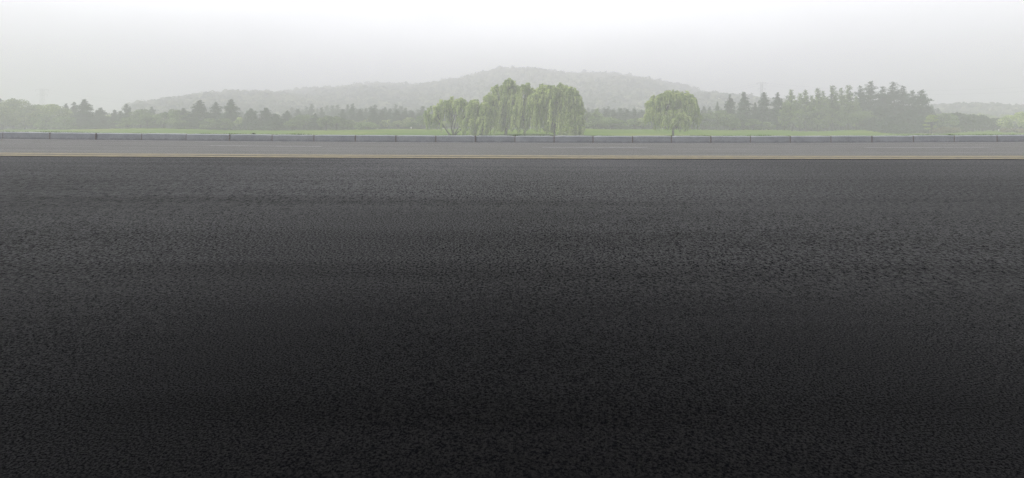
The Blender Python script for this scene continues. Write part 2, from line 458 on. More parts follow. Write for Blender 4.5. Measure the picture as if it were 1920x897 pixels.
def t_cedar(w, h, rng, bare=.05, lean=0.0, leaf=.2, full=1.0):
    """deodar-like cedar: level layered boughs, drooping tips, thin irregular leader"""
    L, tb = Leaves(), Tubes()
    limb(tb, (0, 0, -.3), (lean, 0, h * .98), .018 * h + .08, .02, rng, .01, 9)
    z = h * bare
    while z < h * .97:
        t = z / h
        Lmax = w / 2 * (1.06 - t) ** .95 * (1.0 if t > .12 else .8) * rng.uniform(.8, 1.15) + .06
        nb = max(3, int(6 * full * (1 - .3 * t)))
        a0 = rng.uniform(0, 6.28)
        for b in range(nb):
            a = a0 + b * 6.283 / nb + rng.normal(0, .25)
            ln = Lmax * rng.uniform(.5, 1.15)
            zj = z + rng.uniform(-.6, .6) * .045 * h * (1 - .4 * t)
            if t > .72: ln *= rng.uniform(.5, 1.3)
            rise = (.10 if t < .6 else .38) * ln
            m = 5
            s = np.linspace(0, 1, m)
            P = np.stack([lean * t + np.cos(a) * ln * s, np.sin(a) * ln * s, zj + rise * s - .22 * ln * s ** 2.5], 1)
            tb.add(P, np.linspace(.018 * (1 - t) * 3 + .015, .008, m), 4)
            n = int(40 * ln + 10)
            q = rng.uniform(.15, 1.05, n)
            wd = (.38 * ln * (1 - q * .65) + .08) * (1 if t < .8 else .6)
            lat = rng.normal(0, .5, n) * wd
            C = np.stack([lean * t + np.cos(a) * ln * q - np.sin(a) * lat, np.sin(a) * ln * q + np.cos(a) * lat,
                          zj + rise * q - .22 * ln * q ** 2.5 - np.abs(lat) * .25 + rng.normal(0, .16, n) * (1 if t < .8 else .5)], 1)
            bt = rng.uniform(.1, .7)
            L.rand(C, leaf * (.6 if t > .8 else 1), np.clip(bt + rng.normal(0, .16, n), 0, 1), rng, .55, .45)
        z += (.040 * h * (1 - .55 * t)) * rng.uniform(.7, 1.3)
    return L, tb

def t_redwood(w, h, rng, bare=.16, leaf=.2):
    """dawn redwood: narrow cone, feathery upswept boughs, straight bare trunk below"""
    L, tb = Leaves(), Tubes()
    limb(tb, (0, 0, -.3), (rng.normal(0, .05), 0, h * .98), .017 * h + .04, .02, rng, .006, 9)
    z = h * bare
    while z < h * .96:
        t = (z / h - bare) / (1 - bare)
        prof = min(1, (t + .12) * 4) * (1.04 - t) ** .8
        for b in range(4):
            a = rng.uniform(0, 6.283); ln = w / 2 * prof * rng.uniform(.5, 1.2) + .15
            s = np.linspace(0, 1, 4)
            rise = ln * rng.uniform(.15, .45)
            P = np.stack([np.cos(a) * ln * s, np.sin(a) * ln * s, z + rise * s], 1)
            tb.add(P, np.linspace(.03, .008, 4), 4)
            n = int(30 * ln + 6); q = rng.uniform(.1, 1.08, n)
            C = np.stack([np.cos(a) * ln * q, np.sin(a) * ln * q, z + rise * q], 1) + rng.normal(0, .16 * ln ** .5, (n, 3))
            L.rand(C, leaf * (1 if t < .75 else .65), np.clip(rng.uniform(.1, .95) + rng.normal(0, .15, n), 0, 1), rng, .3, .5)
        z += .034 * h * rng.uniform(.7, 1.2)
    return L, tb

def t_bush(w, h, rng, leaf=.17, flat=.2):
    L, tb = Leaves(), Tubes()
    for k in range(3): limb(tb, (rng.normal(0, .1), 0, -.2), (rng.normal(0, w * .15), rng.normal(0, w * .1), h * .5), .05, .02, rng)
    for k in range(13):
        a = rng.uniform(0, 6.283); rr = w * .36 * math.sqrt(rng.uniform(0, 1))
        z = h * rng.uniform(.2, .78) * (1 - .5 * (rr / (w * .5)) ** 2)
        dome_clump(L, (math.cos(a) * rr, math.sin(a) * rr, z), rng.uniform(.16, .24) * w ** .6 * h ** .4, 110, leaf, rng, rng.uniform(.2, .8), flat, .8)
    return L, tb

def t_willow(w, h, rng, lobes, stems=1, crown0=.2, dens=1.0, sway=-.10, trunk_r=.28, fringe=.5):
    """weeping willow: spreading limbs, billowing lobes of arching shoots that hang like shingles, a long fringe below
    lobes: (x, top, radius, height) as fractions of width and height"""
    L, tb = Leaves(), Tubes()
    zf = h * (.17 if stems == 1 else .05)
    if stems == 1: limb(tb, (0, 0, -.5), (rng.normal(0, .1), 0, zf), trunk_r, trunk_r * .8, rng, .03)
    C_, U_, V_, T_ = [], [], [], []
    for fx, ft, fr, fh in lobes:
        rx = fr * w; rz = fh * h / 2
        c = np.array((fx * w, rng.uniform(-.12, .12) * w, ft * h - rz))
        top = c + np.array((0, 0, rz * .55))
        P = limb(tb, (rng.normal(0, .12), rng.normal(0, .1), -.5 if stems > 1 else zf * .9), top, trunk_r * .6, .04, rng, .16, 8)
        for q in range(7):
            d = rng.normal(size=3); d /= np.linalg.norm(d); d[2] = abs(d[2]) * .6
            limb(tb, P[rng.integers(3, 7)], c + d * np.array((rx, rx, rz)) * .8, .08, .02, rng, .15, 6)
        nh = int(dens * 7.4 * (rx * rx + 1.1 * rx * rz))
        for k in range(max(18, nh)):
            d = rng.normal(size=3); d /= np.linalg.norm(d)
            if d[2] < -.55: d[2] *= -1
            p = c + d * np.array((rx, rx * .9, rz)) * rng.uniform(.66, 1.0) * (1.12 if rng.random() < .15 else 1)
            bt = rng.uniform(.05, .9)
            low = d[2] < -.05
            ln0 = rng.uniform(.7, 1.7) * (1.0 if not low else rng.uniform(1.2, 1 + 5 * fringe))
            ax = d[:2] / (np.linalg.norm(d[:2]) + .2)
            for sh in range(6):
                a = rng.normal(0, .5)
                o = np.array((ax[0] * math.cos(a) - ax[1] * math.sin(a), ax[0] * math.sin(a) + ax[1] * math.cos(a)))
                ln = ln0 * rng.uniform(.6, 1.25)
                fl = h * crown0 * rng.uniform(.3, 1.6)
                ln = max(.35, min(ln, p[2] - fl))
                n = int(ln * 11) + 6
                q = rng.uniform(0, 1, n)
                arch = .45 * np.sin(np.minimum(q * 2.6, 1.57))
                j = rng.normal(0, .16, 2)
                X = p[0] + j[0] + o[0] * arch + sway * ln * q ** 1.4
                Y = p[1] + j[1] + o[1] * arch
                Z = p[2] + .22 * np.sin(np.minimum(q * 5, 3.14)) - ln * q ** 1.25
                C = np.stack([X, Y, Z], 1) + rng.normal(0, .07, (n, 3))
                dz = -.25 - 1.2 * q
                dd = np.stack([o[0] * (1 - q) + sway + rng.normal(0, .3, n), o[1] * (1 - q) + rng.normal(0, .3, n), dz], 1); dd /= np.linalg.norm(dd, axis=1)[:, None]
                vv = np.cross(dd, rng.normal(size=(n, 3))); vv /= np.linalg.norm(vv, axis=1)[:, None]
                sz = rng.uniform(.13, .24, n)[:, None]
                C_.append(C); U_.append(dd * sz); V_.append(vv * sz * .42); T_.append(np.clip(bt + rng.normal(0, .12, n), 0, 1))
    L.add(np.vstack(C_), np.vstack(U_), np.vstack(V_), np.concatenate(T_))
    return L, tb

NAMES = {'round': ('broadleaf_tree', 'camphor'), 'spread': ('spreading_tree', 'spread'), 'cedar': ('cedar_tree', 'cedar'), 'redwood': ('redwood_tree', 'redwood'),
         'bush': ('shrub', 'bush'), 'willow': ('willow_tree', 'willow'), 'slim': ('slim_conifer', 'slim'), 'sapling': ('sapling', 'lime'), 'fern': ('dry_grass_clump', 'drygrass')}
BUILD = {'round': t_round, 'spread': t_spread, 'cedar': t_cedar, 'redwood': t_redwood, 'bush': t_bush, 'willow': t_willow, 'slim': t_redwood, 'sapling': t_spread, 'fern': t_bush}
seed = [100]
def tree(kind, px, top, w, d, label, group=None, m=None, pale=False, **kw):
    seed[0] += 1
    rng = np.random.default_rng(seed[0])
    X = (px - CX) / F * d
    zb = float(zlawn(X, d)); zt = H - (top - HOR) / F * d
    h = zt - zb; wm = w / F * d
    L, tb = BUILD[kind](wm, h, rng, **kw)
    name, mk = NAMES[kind]
    r = empty(name, (X, d, zb)); tag(r, label, 'tree' if kind not in ('bush', 'fern') else 'bush', group)
    link('trunk' if kind not in ('bush', 'fern') else 'stem', tb.mesh('trunk'), M['bark_pale' if pale else 'bark'], r)
    link('crown', L.mesh('crown'), M[m or mk], r)
    return r

GL = 'trees at the back edge of the lawn'
def T(*a, **k): return tree(*a, group=k.pop('group', GL), **k)
# --- left end
T('round', -22, 196, 56, 158, 'rounded pale green tree cut off by the left picture edge')
T('cedar', 1, 184, 30, 175, 'dark conifer tip showing above the round trees at the left picture edge')
T('round', 26, 187, 54, 164, 'tall domed yellow-green tree, highest of the round trees in the left corner')
T('round', 4, 203, 50, 153, 'low bushy yellow-green tree in front of the tall domed one, left corner', trunk=.05)
T('round', 46, 212, 40, 160, 'smaller pale tree between the tall domed tree and the broad twin-lobed ones', trunk=.05)
T('round', 66, 200, 46, 163, 'round pale tree standing under the faint left pylon')
T('round', 101, 197, 56, 162, 'broad flat-topped yellow-green tree just left of the dark spiky cedar')
T('round', 85, 216, 44, 153, 'low green tree filling the gap below the broad flat-topped tree', trunk=.04, m='spread')
T('spread', 124, 220, 46, 152, 'low layered bright green tree at the foot of the spiky cedar', trunk=.08)
T('cedar', 124, 194, 34, 172, 'ragged conifer whose thin tip rises left of two others beside the spiky cedar')
T('cedar', 139, 191, 34, 170, 'thin-topped ragged conifer touching the spiky cedar on its left side')
T('cedar', 158, 186, 62, 158, 'tall spiky dark cedar with jagged top, left part of the photo', full=1.2)
T('cedar', 188, 202, 54, 160, 'blunt dark cedar leaning against the spiky one, wide and without a tip')
T('cedar', 176, 226, 44, 153, 'low dark cedar skirting the foot of the blunt cedar')
T('redwood', 215, 205, 17, 168, 'very thin small conifer, first of the two beside the blunt cedar', m='slim', bare=.03)
T('redwood', 226, 208, 17, 168, 'very thin small conifer, next to the sparse pointed one', m='slim', bare=.03)
T('redwood', 238, 194, 26, 164, 'sparse narrow pointed conifer standing alone above low trees', m='slim', bare=.05)
T('spread', 240, 221, 42, 153, 'low layered green tree under the sparse narrow conifer', trunk=.06)
T('round', 264, 207, 44, 163, 'mid green round tree where the hill begins to rise', m='spread')
T('cedar', 285, 200, 34, 172, 'dark pine tip breaking the skyline at the left foot of the hill')
T('spread', 277, 214, 40, 152, 'small green tree with thin trunk in front of the hill foot', trunk=.2)
T('round', 308, 212, 46, 154, 'bright pale green round tree shading a dark patch of lawn', m='spread', trunk=.16)
T('round', 334, 207, 44, 160, 'pale green tall tree left of the big dark cedar group', m='spread')
T('cedar', 345, 203, 36, 160, 'narrow dark cedar at the left border of the big cedar group')
T('spread', 338, 226, 34, 151, 'low layered bush-like tree before the narrow dark cedar', trunk=.06)
# --- big cedar group
T('cedar', 375, 188, 64, 158, 'tall dark cedar, leftmost peak of the big three-peaked cedar group', full=1.25)
T('cedar', 405, 191, 52, 162, 'dark cedar forming the middle peak of the three-peaked cedar group', full=1.2)
T('cedar', 433, 186, 66, 158, 'broad tall cedar, rightmost and highest peak of the three-peaked group', full=1.25)
T('spread', 396, 224, 44, 151, 'light green low tree with pale stems below the three-peaked cedars', pale=True)
T('spread', 422, 222, 42, 151, 'light green spreading tree with forked pale stems, beside the highest cedar', pale=True)
T('round', 449, 221, 16, 156, 'small bright round tree in the gap between the two cedar groups', m='willow')
T('cedar', 471, 204, 54, 156, 'wide dark cedar with a rounded top right of the cedar gap', full=1.2)
T('cedar', 499, 202, 58, 158, 'wide dark cedar in the middle of the lower cedar clump', full=1.2)
T('cedar', 516, 213, 54, 152, 'flat layered pine with visible dark trunk in front of the lower cedar clump', bare=.2)
T('cedar', 538, 207, 40, 162, 'dull green cedar at the right end of the lower cedar clump')
T('spread', 549, 222, 40, 153, 'small light green tree with trunk beside the flat layered pine')
T('spread', 570, 214, 48, 156, 'pale layered tree with wide flat boughs right of the cedar clump')
T('cedar', 591, 213, 36, 156, 'short dark cedar left of the twin bright round trees')
T('round', 612, 219, 36, 151, 'bright round tree on a thin trunk, left one of the twins', m='spread', trunk=.25)
T('round', 631, 220, 38, 152, 'bright round tree on a thin trunk, right one of the twins', m='spread', trunk=.25)
T('spread', 652, 226, 34, 154, 'low dark green tree just right of the bright twin trees')
T('spread', 673, 229, 22, 153, 'tiny bright shrubby tree before the dark conifer wall')
T('spread', 692, 231, 44, 152, 'low flat tree with many thin trunks before the dark conifer wall', pale=True)
T('round', 800, 213, 40, 156, 'yellowish green round tree half hidden behind the multi-stemmed willow', m='spread')
T('spread', 775, 230, 30, 154, 'low pale shrubby tree left of the multi-stemmed willow')
# --- conifer wall in front of the hill (individually placed, dark)
for k, (px, tp, ww) in enumerate([(642, 205, 24), (660, 200, 24), (676, 204, 26), (700, 203, 26), (716, 206, 26), (729, 209, 28), (744, 205, 28), (758, 209, 28), (772, 207, 26), (787, 213, 28)]):
    T('slim', px, tp, ww, 172 + (k % 3) * 4, 'dark slim conifer in the dense wall left of the multi-stemmed willow', group='conifer wall left of the willows', bare=.02)
# --- willows
GW = 'willows in a row behind the kerb'
DW = 122.0
T('willow', 849, 181, 92, DW, 'open multi-stemmed willow with dark forking stems, leftmost of the willow row', group=GW, stems=5, crown0=.24, dens=.62, sway=-.03, fringe=.35, trunk_r=.3,
  lobes=[(-.36, .78, .15, .42), (-.18, .93, .17, .45), (.02, 1.0, .16, .5), (.19, .96, .15, .45), (.34, .86, .15, .48), (-.42, .55, .10, .3), (.42, .66, .09, .35)])
T('willow', 904, 187, 60, DW - 3, 'small lopsided willow whose shoots sweep to the grass beside the open one', group=GW, crown0=.03, sway=-.2, fringe=.9,
  lobes=[(-.2, 1.0, .22, .4), (.12, .92, .2, .4), (.3, .8, .18, .4), (-.36, .62, .16, .4), (0, .62, .24, .4)])
T('willow', 948, 146, 84, DW + 4, 'tallest willow with a peaked crown and thick leaning trunk', group=GW, crown0=.06, sway=-.14, trunk_r=.42,
  lobes=[(-.30, .72, .17, .34), (-.14, .88, .16, .36), (.08, 1.0, .13, .34), (.16, .9, .17, .4), (.02, .74, .25, .4), (-.2, .52, .2, .3), (.3, .62, .18, .36), (.12, .5, .2, .3)])
T('willow', 984, 157, 64, DW + 1, 'slender-trunked willow between the tallest and the widest ones', group=GW, crown0=.1, sway=-.1,
  lobes=[(-.28, .8, .2, .36), (.0, 1.0, .2, .4), (.22, .92, .2, .4), (-.1, .62, .26, .36), (.26, .6, .22, .36)])
T('willow', 1040, 156, 104, DW - 2, 'widest willow with twin-humped crown and forked trunk', group=GW, crown0=.1, sway=-.07, fringe=.7,
  lobes=[(-.34, .82, .13, .36), (-.2, .97, .14, .38), (-.04, .96, .14, .4), (.14, 1.0, .15, .42), (.28, .92, .14, .4), (.4, .76, .12, .36), (-.22, .6, .2, .34), (.06, .62, .22, .34), (.3, .55, .18, .34)])
T('willow', 1072, 170, 44, DW - 4, 'dense willow curtain reaching the grass, rightmost of the willow row', group=GW, crown0=.0, sway=-.08, fringe=1.0,
  lobes=[(-.16, 1.0, .26, .4), (.2, .86, .24, .4), (-.1, .66, .3, .4), (.24, .52, .26, .4), (-.05, .4, .34, .36)])
T('willow', 1262, 167, 102, DW - 2, 'lone round willow with a full globe crown on one straight trunk', group=GW, crown0=.22, sway=0.0, fringe=.12, dens=.8,
  lobes=[(-.28, .88, .17, .40), (-.15, .96, .17, .44), (.02, 1.0, .18, .46), (.17, .96, .17, .44), (.29, .88, .16, .40), (-.37, .70, .13, .36), (.37, .71, .13, .36), (-.33, .52, .14, .24), (.33, .53, .14, .24), (-.16, .46, .18, .26), (.15, .46, .18, .26), (0, .6, .33, .40)])
# --- between the willows and the round one
T('round', 1093, 204, 18, 162, 'small tan-green tree peeping out right of the willow curtain')
T('redwood', 1118, 204, 32, 158, 'light green feathery tree right of the willow curtain', bare=.05)
T('redwood', 1103, 210, 26, 160, 'light green thin feathery tree touching the willow curtain', bare=.05)
T('spread', 1113, 222, 44, 153, 'low layered green tree on the lawn right of the willow curtain')
T('spread', 1146, 221, 58, 151, 'wide umbrella-shaped tree with short trunk and dark shadow on the lawn')
T('spread', 1128, 226, 32, 155, 'small layered tree wedged behind the umbrella-shaped tree')
T('spread', 1190, 223, 32, 155, 'low pale layered tree left of the lone round willow')
T('round', 1203, 222, 18, 154, 'tiny bright round tree nearest the lone round willow on its left', m='willow')
for k, (px, tp, ww) in enumerate([(1136, 204, 26), (1150, 206, 26), (1163, 203, 28), (1176, 205, 26), (1189, 204, 28), (1203, 206, 28), (1216, 203, 28)]):
    T('slim', px, tp, ww, 174 + (k % 3) * 4, 'dark slim conifer in the dense wall left of the lone round willow', group='conifer wall beside the lone willow', bare=.02)
# --- right of the round willow
T('spread', 1318, 214, 40, 156, 'mid green layered tree close behind the lone round willow')
T('spread', 1343, 207, 66, 154, 'broad layered pale tree on several trunks right of the lone round willow', tiers=13)
T('round', 1374, 221, 26, 152, 'low bright rounded bush-like tree at the foot of the first tall cedar', m='spread')
T('cedar', 1345, 190, 22, 178, 'thin far conifer tip above the broad layered tree')
T('cedar', 1368, 176, 46, 164, 'tall grey-green cedar, first peak right of the broad layered tree', full=1.1)
T('cedar', 1395, 171, 58, 160, 'tall pointed cedar with tiered skirts and a clear sharp tip', full=1.2)
T('cedar', 1432, 172, 52, 160, 'tall cedar in front of the faint right pylon', full=1.2, bare=.1)
T('cedar', 1416, 192, 34, 166, 'shorter cedar squeezed between the sharp-tipped cedar and the pylon cedar')
T('cedar', 1458, 172, 46, 158, 'tall ragged cedar bordering the pale redwood grove', full=1.2)
T('spread', 1412, 224, 36, 152, 'low layered tree with one dark trunk under the tall cedars')
T('spread', 1440, 230, 30, 154, 'dull low shrubby tree under the pylon cedar')
GR = 'redwoods in the pale grove'
RW = [(1471, 190, 22, 154, 'pale feathery redwood with bright low boughs at the grove\'s left border'),
      (1484, 166, 34, 156, 'tall pale redwood, first full-height one of the grove, with a broad top'),
      (1500, 174, 28, 164, 'pale redwood in the second row, just right of the broad-topped one'),
      (1511, 166, 28, 156, 'slim pale redwood with a needle-thin tip, front row'),
      (1522, 178, 28, 166, 'short pale redwood between two tall ones, back of the grove'),
      (1533, 162, 32, 156, 'tall pale redwood in the middle of the grove, front row'),
      (1545, 168, 28, 164, 'pale redwood right of the grove\'s middle, second row'),
      (1561, 158, 32, 157, 'tallest pale redwood with spiky sparse top'),
      (1577, 164, 28, 163, 'pale redwood with thin top between the two tallest'),
      (1591, 159, 36, 156, 'tall full pale redwood at the grove\'s right end beside the cedars'),
      (1605, 180, 26, 162, 'pale redwood hidden low between the grove and the cedars'),
      (1552, 186, 26, 170, 'short pale redwood deep inside the grove, seen between front trunks'),
      (1493, 186, 26, 172, 'short pale redwood deep in the grove\'s left half'),
      (1568, 182, 26, 172, 'short pale redwood deep in the grove\'s right half')]
for px, tp, ww, d, lb in RW: T('redwood', px, tp, ww, d, lb, group=GR, bare=.17 if d < 160 else .1)
T('spread', 1618, 206, 62, 152, 'sunlit layered broad tree standing in front of the first right-hand cedars', tiers=12, pale=True)
# --- right cedar group
GC = 'cedars in the large right clump'
for px, tp, ww, d, lb, kw in [
    (1613, 159, 44, 166, 'tall cedar behind the sunlit layered tree, start of the large clump', {}),
    (1632, 151, 66, 162, 'highest cedar of the large clump, with feathery forked top', dict(full=1.25)),
    (1655, 160, 54, 164, 'cedar between the two highest of the large clump', dict(full=1.2)),
    (1675, 152, 66, 158, 'second highest cedar of the large clump, wide tiered boughs', dict(full=1.3)),
    (1693, 160, 50, 162, 'cedar with slim bare tip right of the second highest one', dict(full=1.2)),
    (1711, 168, 50, 158, 'shorter cedar with open gaps of sky among its boughs', {}),
    (1728, 167, 66, 152, 'outermost cedar of the large clump with long ragged boughs toward the low hill', dict(full=1.25)),
    (1650, 200, 60, 150, 'lower cedar with lit flat tiers in front of the large clump', dict(full=1.2)),
    (1684, 214, 48, 143, 'low domed cedar in front, lit along its top', dict(full=1.3, bare=.03)),
    (1665, 223, 40, 141, 'lowest drooping cedar in front of the large clump', dict(full=1.3, bare=.03)),
    (1706, 205, 50, 148, 'dark dense cedar left of the yellow-green sapling', dict(full=1.3, bare=.03)),
    (1727, 218, 40, 144, 'small dark cedar touching the yellow-green sapling', dict(full=1.2, bare=.03))]:
    T('cedar', px, tp, ww * 1.22, d, lb, group=GC, **kw)
T('sapling', 1746, 215, 25, 138, 'yellow-green sapling at the right foot of the cedar clump', tiers=8, trunk=.2)
GE = 'rounded trees by the low right hill'
for px, tp, ww, d, lb, mm in [
    (1770, 214, 44, 150, 'round dark green tree directly right of the yellow-green sapling', 'spread'),
    (1795, 213, 44, 154, 'highest of the rounded dark trees below the low right hill', 'bush'),
    (1812, 219, 40, 150, 'rounded dark tree between the highest one and the domed pair', 'bush'),
    (1824, 217, 40, 156, 'domed dark tree, left of a pair below the low right hill', 'bush'),
    (1842, 218, 44, 153, 'domed dark tree, right of a pair below the low right hill', 'bush'),
    (1862, 224, 34, 154, 'small dark rounded tree before the low right hill', 'bush'),
    (1879, 223, 28, 157, 'dark flat-topped tree beside the bright tree in the right corner', 'bush'),
    (1912, 212, 66, 148, 'bright green bushy tree in the right corner of the photo', 'willow'),
    (1950, 208, 60, 152, 'bright green bushy tree cut off by the right picture edge', 'willow')]:
    T('round', px, tp, ww, d, lb, group=GE, m=mm, trunk=.05)
tree('fern', 1762, 236, 36, 141, 'pale dry grassy clump right of the yellow-green sapling')
tree('fern', 1786, 238, 30, 142, 'pale dry grassy clump, smaller, beside the rounded dark trees')
tree('bush', 1778, 231, 30, 146, 'rounded dark shrub behind the dry grassy clumps')
tree('bush', 1798, 233, 36, 146, 'wide dark shrub right of the dry grassy clumps')
tree('fern', 1886, 240, 26, 142, 'pale low clump at the foot of the bright right corner tree')
tree('fern', 1914, 240, 22, 141, 'pale low clump nearest the right picture edge')

# --- back row: copies of a few prototypes, far and hazy
def back_row(kind, spots, group, label, protos=3):
    pr = []
    rng = np.random.default_rng(sum(map(ord, group)))
    for k, (px, tp, ww, d) in enumerate(spots):
        if k < protos:
            r = tree(kind, px, tp, ww, d, label, group=group, **({'bare': .02} if kind in ('slim', 'cedar') else {}))
            X = (px - CX) / F * d
            pr.append((r, H - (tp - HOR) / F * d - r.location.z, ww / F * d))
        else:
            src, h0, w0 = pr[k % protos]
            X = (px - CX) / F * d; zb = float(zlawn(X, d))
            c = src.copy(); COL.objects.link(c)
            c.location = (X, d, zb); c.rotation_euler = (0, 0, rng.uniform(0, 6.28))
            sxy = ww / F * d / w0
            c.scale = (sxy, sxy, (H - (tp - HOR) / F * d - zb) / h0)
            for ch in src.children:
                cc = ch.copy(); COL.objects.link(cc); cc.parent = c
rb = random.Random(5)
sp = []
px = 548
while px < 860:
    sp.append((px, rb.uniform(194, 206) + (4 if px > 760 else 0), rb.uniform(22, 30), rb.uniform(190, 250))); px += rb.uniform(7, 11)
back_row('slim', sp, 'hazy back row of conifers at the hill foot', 'hazy slim conifer in the back row at the hill foot, left of the willows')
sp = []
px = 1092
while px < 1235:
    sp.append((px, rb.uniform(199, 208), rb.uniform(22, 30), rb.uniform(190, 250))); px += rb.uniform(7, 11)
back_row('slim', sp, 'hazy back row of conifers beside the lone willow', 'hazy slim conifer in the back row between the willow row and the lone willow')
sp = []
px = 1290
while px < 1480:
    sp.append((px, rb.uniform(196, 210), rb.uniform(24, 34), rb.uniform(185, 230))); px += rb.uniform(9, 13)
back_row('cedar', sp, 'hazy back row of dark conifers behind the tall cedars', 'hazy dark conifer in the back row behind the tall pointed cedars')
sp = []
px = 330
while px < 550:
    sp.append((px, rb.uniform(206, 216), rb.uniform(26, 38), rb.uniform(185, 220))); px += rb.uniform(10, 15)
back_row('cedar', sp, 'hazy back row of dark conifers behind the cedar groups', 'hazy dark conifer behind the two left cedar groups')
sp = []
px = -40
while px < 330:
    sp.append((px, rb.uniform(214, 224), rb.uniform(30, 44), rb.uniform(185, 215))); px += rb.uniform(14, 19)
back_row('round', sp, 'hazy back row of round trees on the left', 'hazy low round tree behind the front trees, left of the hill')
sp = []
px = 1480
while px < 1760:
    sp.append((px, rb.uniform(196, 214), rb.uniform(26, 40), rb.uniform(178, 215))); px += rb.uniform(10, 14)
back_row('cedar', sp, 'hazy back row of conifers behind the right grove', 'hazy dark conifer behind the pale redwood grove and right cedar clump')
sp = []
px = 1765
while px < 1990:
    sp.append((px, rb.uniform(214, 222), rb.uniform(30, 44), rb.uniform(185, 240))); px += rb.uniform(13, 18)
back_row('round', sp, 'hazy back row of trees below the low right hill', 'hazy round tree at the foot of the low right hill')
sp = []
px = 640
while px < 1130:
    sp.append((px, rb.uniform(222, 229), rb.uniform(30, 40), rb.uniform(168, 180))); px += rb.uniform(15, 20)
back_row('round', sp, 'low dark trees behind the willow row', 'low dark round tree seen between the willow trunks')

sp = []
px = -30
while px < 1960:
    if not 800 < px < 1090: sp.append((px, rb.uniform(228, 234), rb.uniform(24, 38), rb.uniform(168, 176)))
    px += rb.uniform(14, 19)
back_row('bush', sp, 'shrubs under the trees at the back of the lawn', 'dark undergrowth shrub between the trunks at the back edge of the lawn', 4)

# ------------------------------------------------------------------ hills
def hill(name, prof, d0, d1, spacing, seed_, tan, crown=(2.6, 4.6)):
    rng = np.random.default_rng(seed_)
    px = np.array([p[0] for p in prof], float); row = np.array([p[1] for p in prof], float)
    def S(t):
        t = np.clip(t, 0, 1); return np.where(t < 1, np.sin(t * math.pi / 2) ** 1.25, 1)
    tt = np.linspace(0, 1, 400); corr = np.max(S(tt) * d1 / (d0 + tt * (d1 - d0)))
    def zh(X, Y):
        u = X / d1 * (d1 / np.maximum(Y, 1)) * F + CX
        # blend between fan and true ridge so spurs run out toward the viewer
        up = .5 * u + .5 * (X / d1 * F + CX)
        zr = np.maximum(0, (HOR - np.interp(up, px, row, left=240, right=240))) / F * d1 / corr - (7.4 if d1 > 600 else 3.4)
        t = (Y - d0) / (d1 - d0)
        back = np.clip((Y - d1) / (d1 * .35), 0, 1)
        lump = 1 + .05 * np.sin(X * .031 + 2) * np.sin(Y * .027) + .03 * np.sin(X * .07) * np.sin(Y * .055 + 1)
        return np.maximum(-3, zr * S(t) * (1 - back * back) * lump + .8)
    u0, u1 = (px[0] - CX) / F, (px[-1] - CX) / F
    us = np.linspace(u0, u1, 90); ds = np.linspace(d0, d1 * 1.3, 44)
    U, D = np.meshgrid(us, ds); X = U * D; Z = zh(X, D)
    nx_, ny_ = len(us), len(ds)
    i = np.arange(ny_ - 1)[:, None] * nx_; j = np.arange(nx_ - 1)[None, :]
    Q = np.stack([i + j, i + j + 1, i + nx_ + j + 1, i + nx_ + j], -1).reshape(-1, 4)
    o = link(name, mesh_np(name, np.stack([X, D, Z], -1).reshape(-1, 3), Q, smooth=True), M['hillsoil']); tag(o, kind='structure')
    # canopy
    P = []
    dd = d0
    while dd < d1 * 1.04:
        n = int((u1 - u0) * dd / spacing)
        uu = rng.uniform(u0, u1, n)
        yy = dd + rng.uniform(-.5, .5, n) * spacing
        P.append(np.stack([uu * yy, yy], 1)); dd += spacing
    P = np.vstack(P)
    zc = zh(P[:, 0], P[:, 1]); keep = zc > 2; P = P[keep]; zc = zc[keep]
    n = len(P); r = rng.uniform(*crown, n) * (1 + (rng.random(n) < .08) * .35)
    k = 30
    d = rng.normal(size=(n, k, 3)); d /= np.linalg.norm(d, axis=2)[..., None]
    d[..., 2] = np.abs(d[..., 2]) * 1.0 - .25
    tall = np.where(rng.random(n) < .12, 1.6, 1.0)
    C = np.stack([P[:, 0], P[:, 1], zc + r * .35], 1)[:, None, :] + d * r[:, None, None] * rng.uniform(.8, 1.05, (n, k, 1)) * np.stack([np.ones(n), np.ones(n), 1.05 * tall], 1)[:, None, :]
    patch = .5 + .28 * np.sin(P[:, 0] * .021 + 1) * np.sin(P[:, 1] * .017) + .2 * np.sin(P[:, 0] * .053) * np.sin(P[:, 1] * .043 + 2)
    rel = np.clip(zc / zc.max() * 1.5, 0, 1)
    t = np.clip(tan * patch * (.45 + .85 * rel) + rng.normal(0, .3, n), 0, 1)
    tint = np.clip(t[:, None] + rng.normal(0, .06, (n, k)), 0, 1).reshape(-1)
    C = C.reshape(-1, 3)
    # leaf clusters lie along the crown surface
    nrm = d.reshape(-1, 3); a = np.cross(nrm, rng.normal(size=nrm.shape)); a /= np.linalg.norm(a, axis=1)[:, None] + 1e-9
    b = np.cross(nrm, a); b /= np.linalg.norm(b, axis=1)[:, None] + 1e-9
    sz = np.repeat(r, k)[:, None] * rng.uniform(.26, .5, (n * k, 1))
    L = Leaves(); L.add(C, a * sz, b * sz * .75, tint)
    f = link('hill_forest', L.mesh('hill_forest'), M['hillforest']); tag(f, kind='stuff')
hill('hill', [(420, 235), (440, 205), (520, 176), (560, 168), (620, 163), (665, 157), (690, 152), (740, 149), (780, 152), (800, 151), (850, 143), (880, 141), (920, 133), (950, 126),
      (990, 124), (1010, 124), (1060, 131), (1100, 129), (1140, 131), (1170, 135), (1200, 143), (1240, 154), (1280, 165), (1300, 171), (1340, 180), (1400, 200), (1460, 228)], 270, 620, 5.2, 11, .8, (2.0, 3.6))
hill('hill', [(235, 230), (262, 214), (300, 198), (350, 186), (400, 175), (430, 170), (490, 168), (530, 171), (560, 174), (600, 180), (660, 190), (720, 205), (800, 228)], 235, 450, 4.3, 12, .75, (1.7, 3.0))
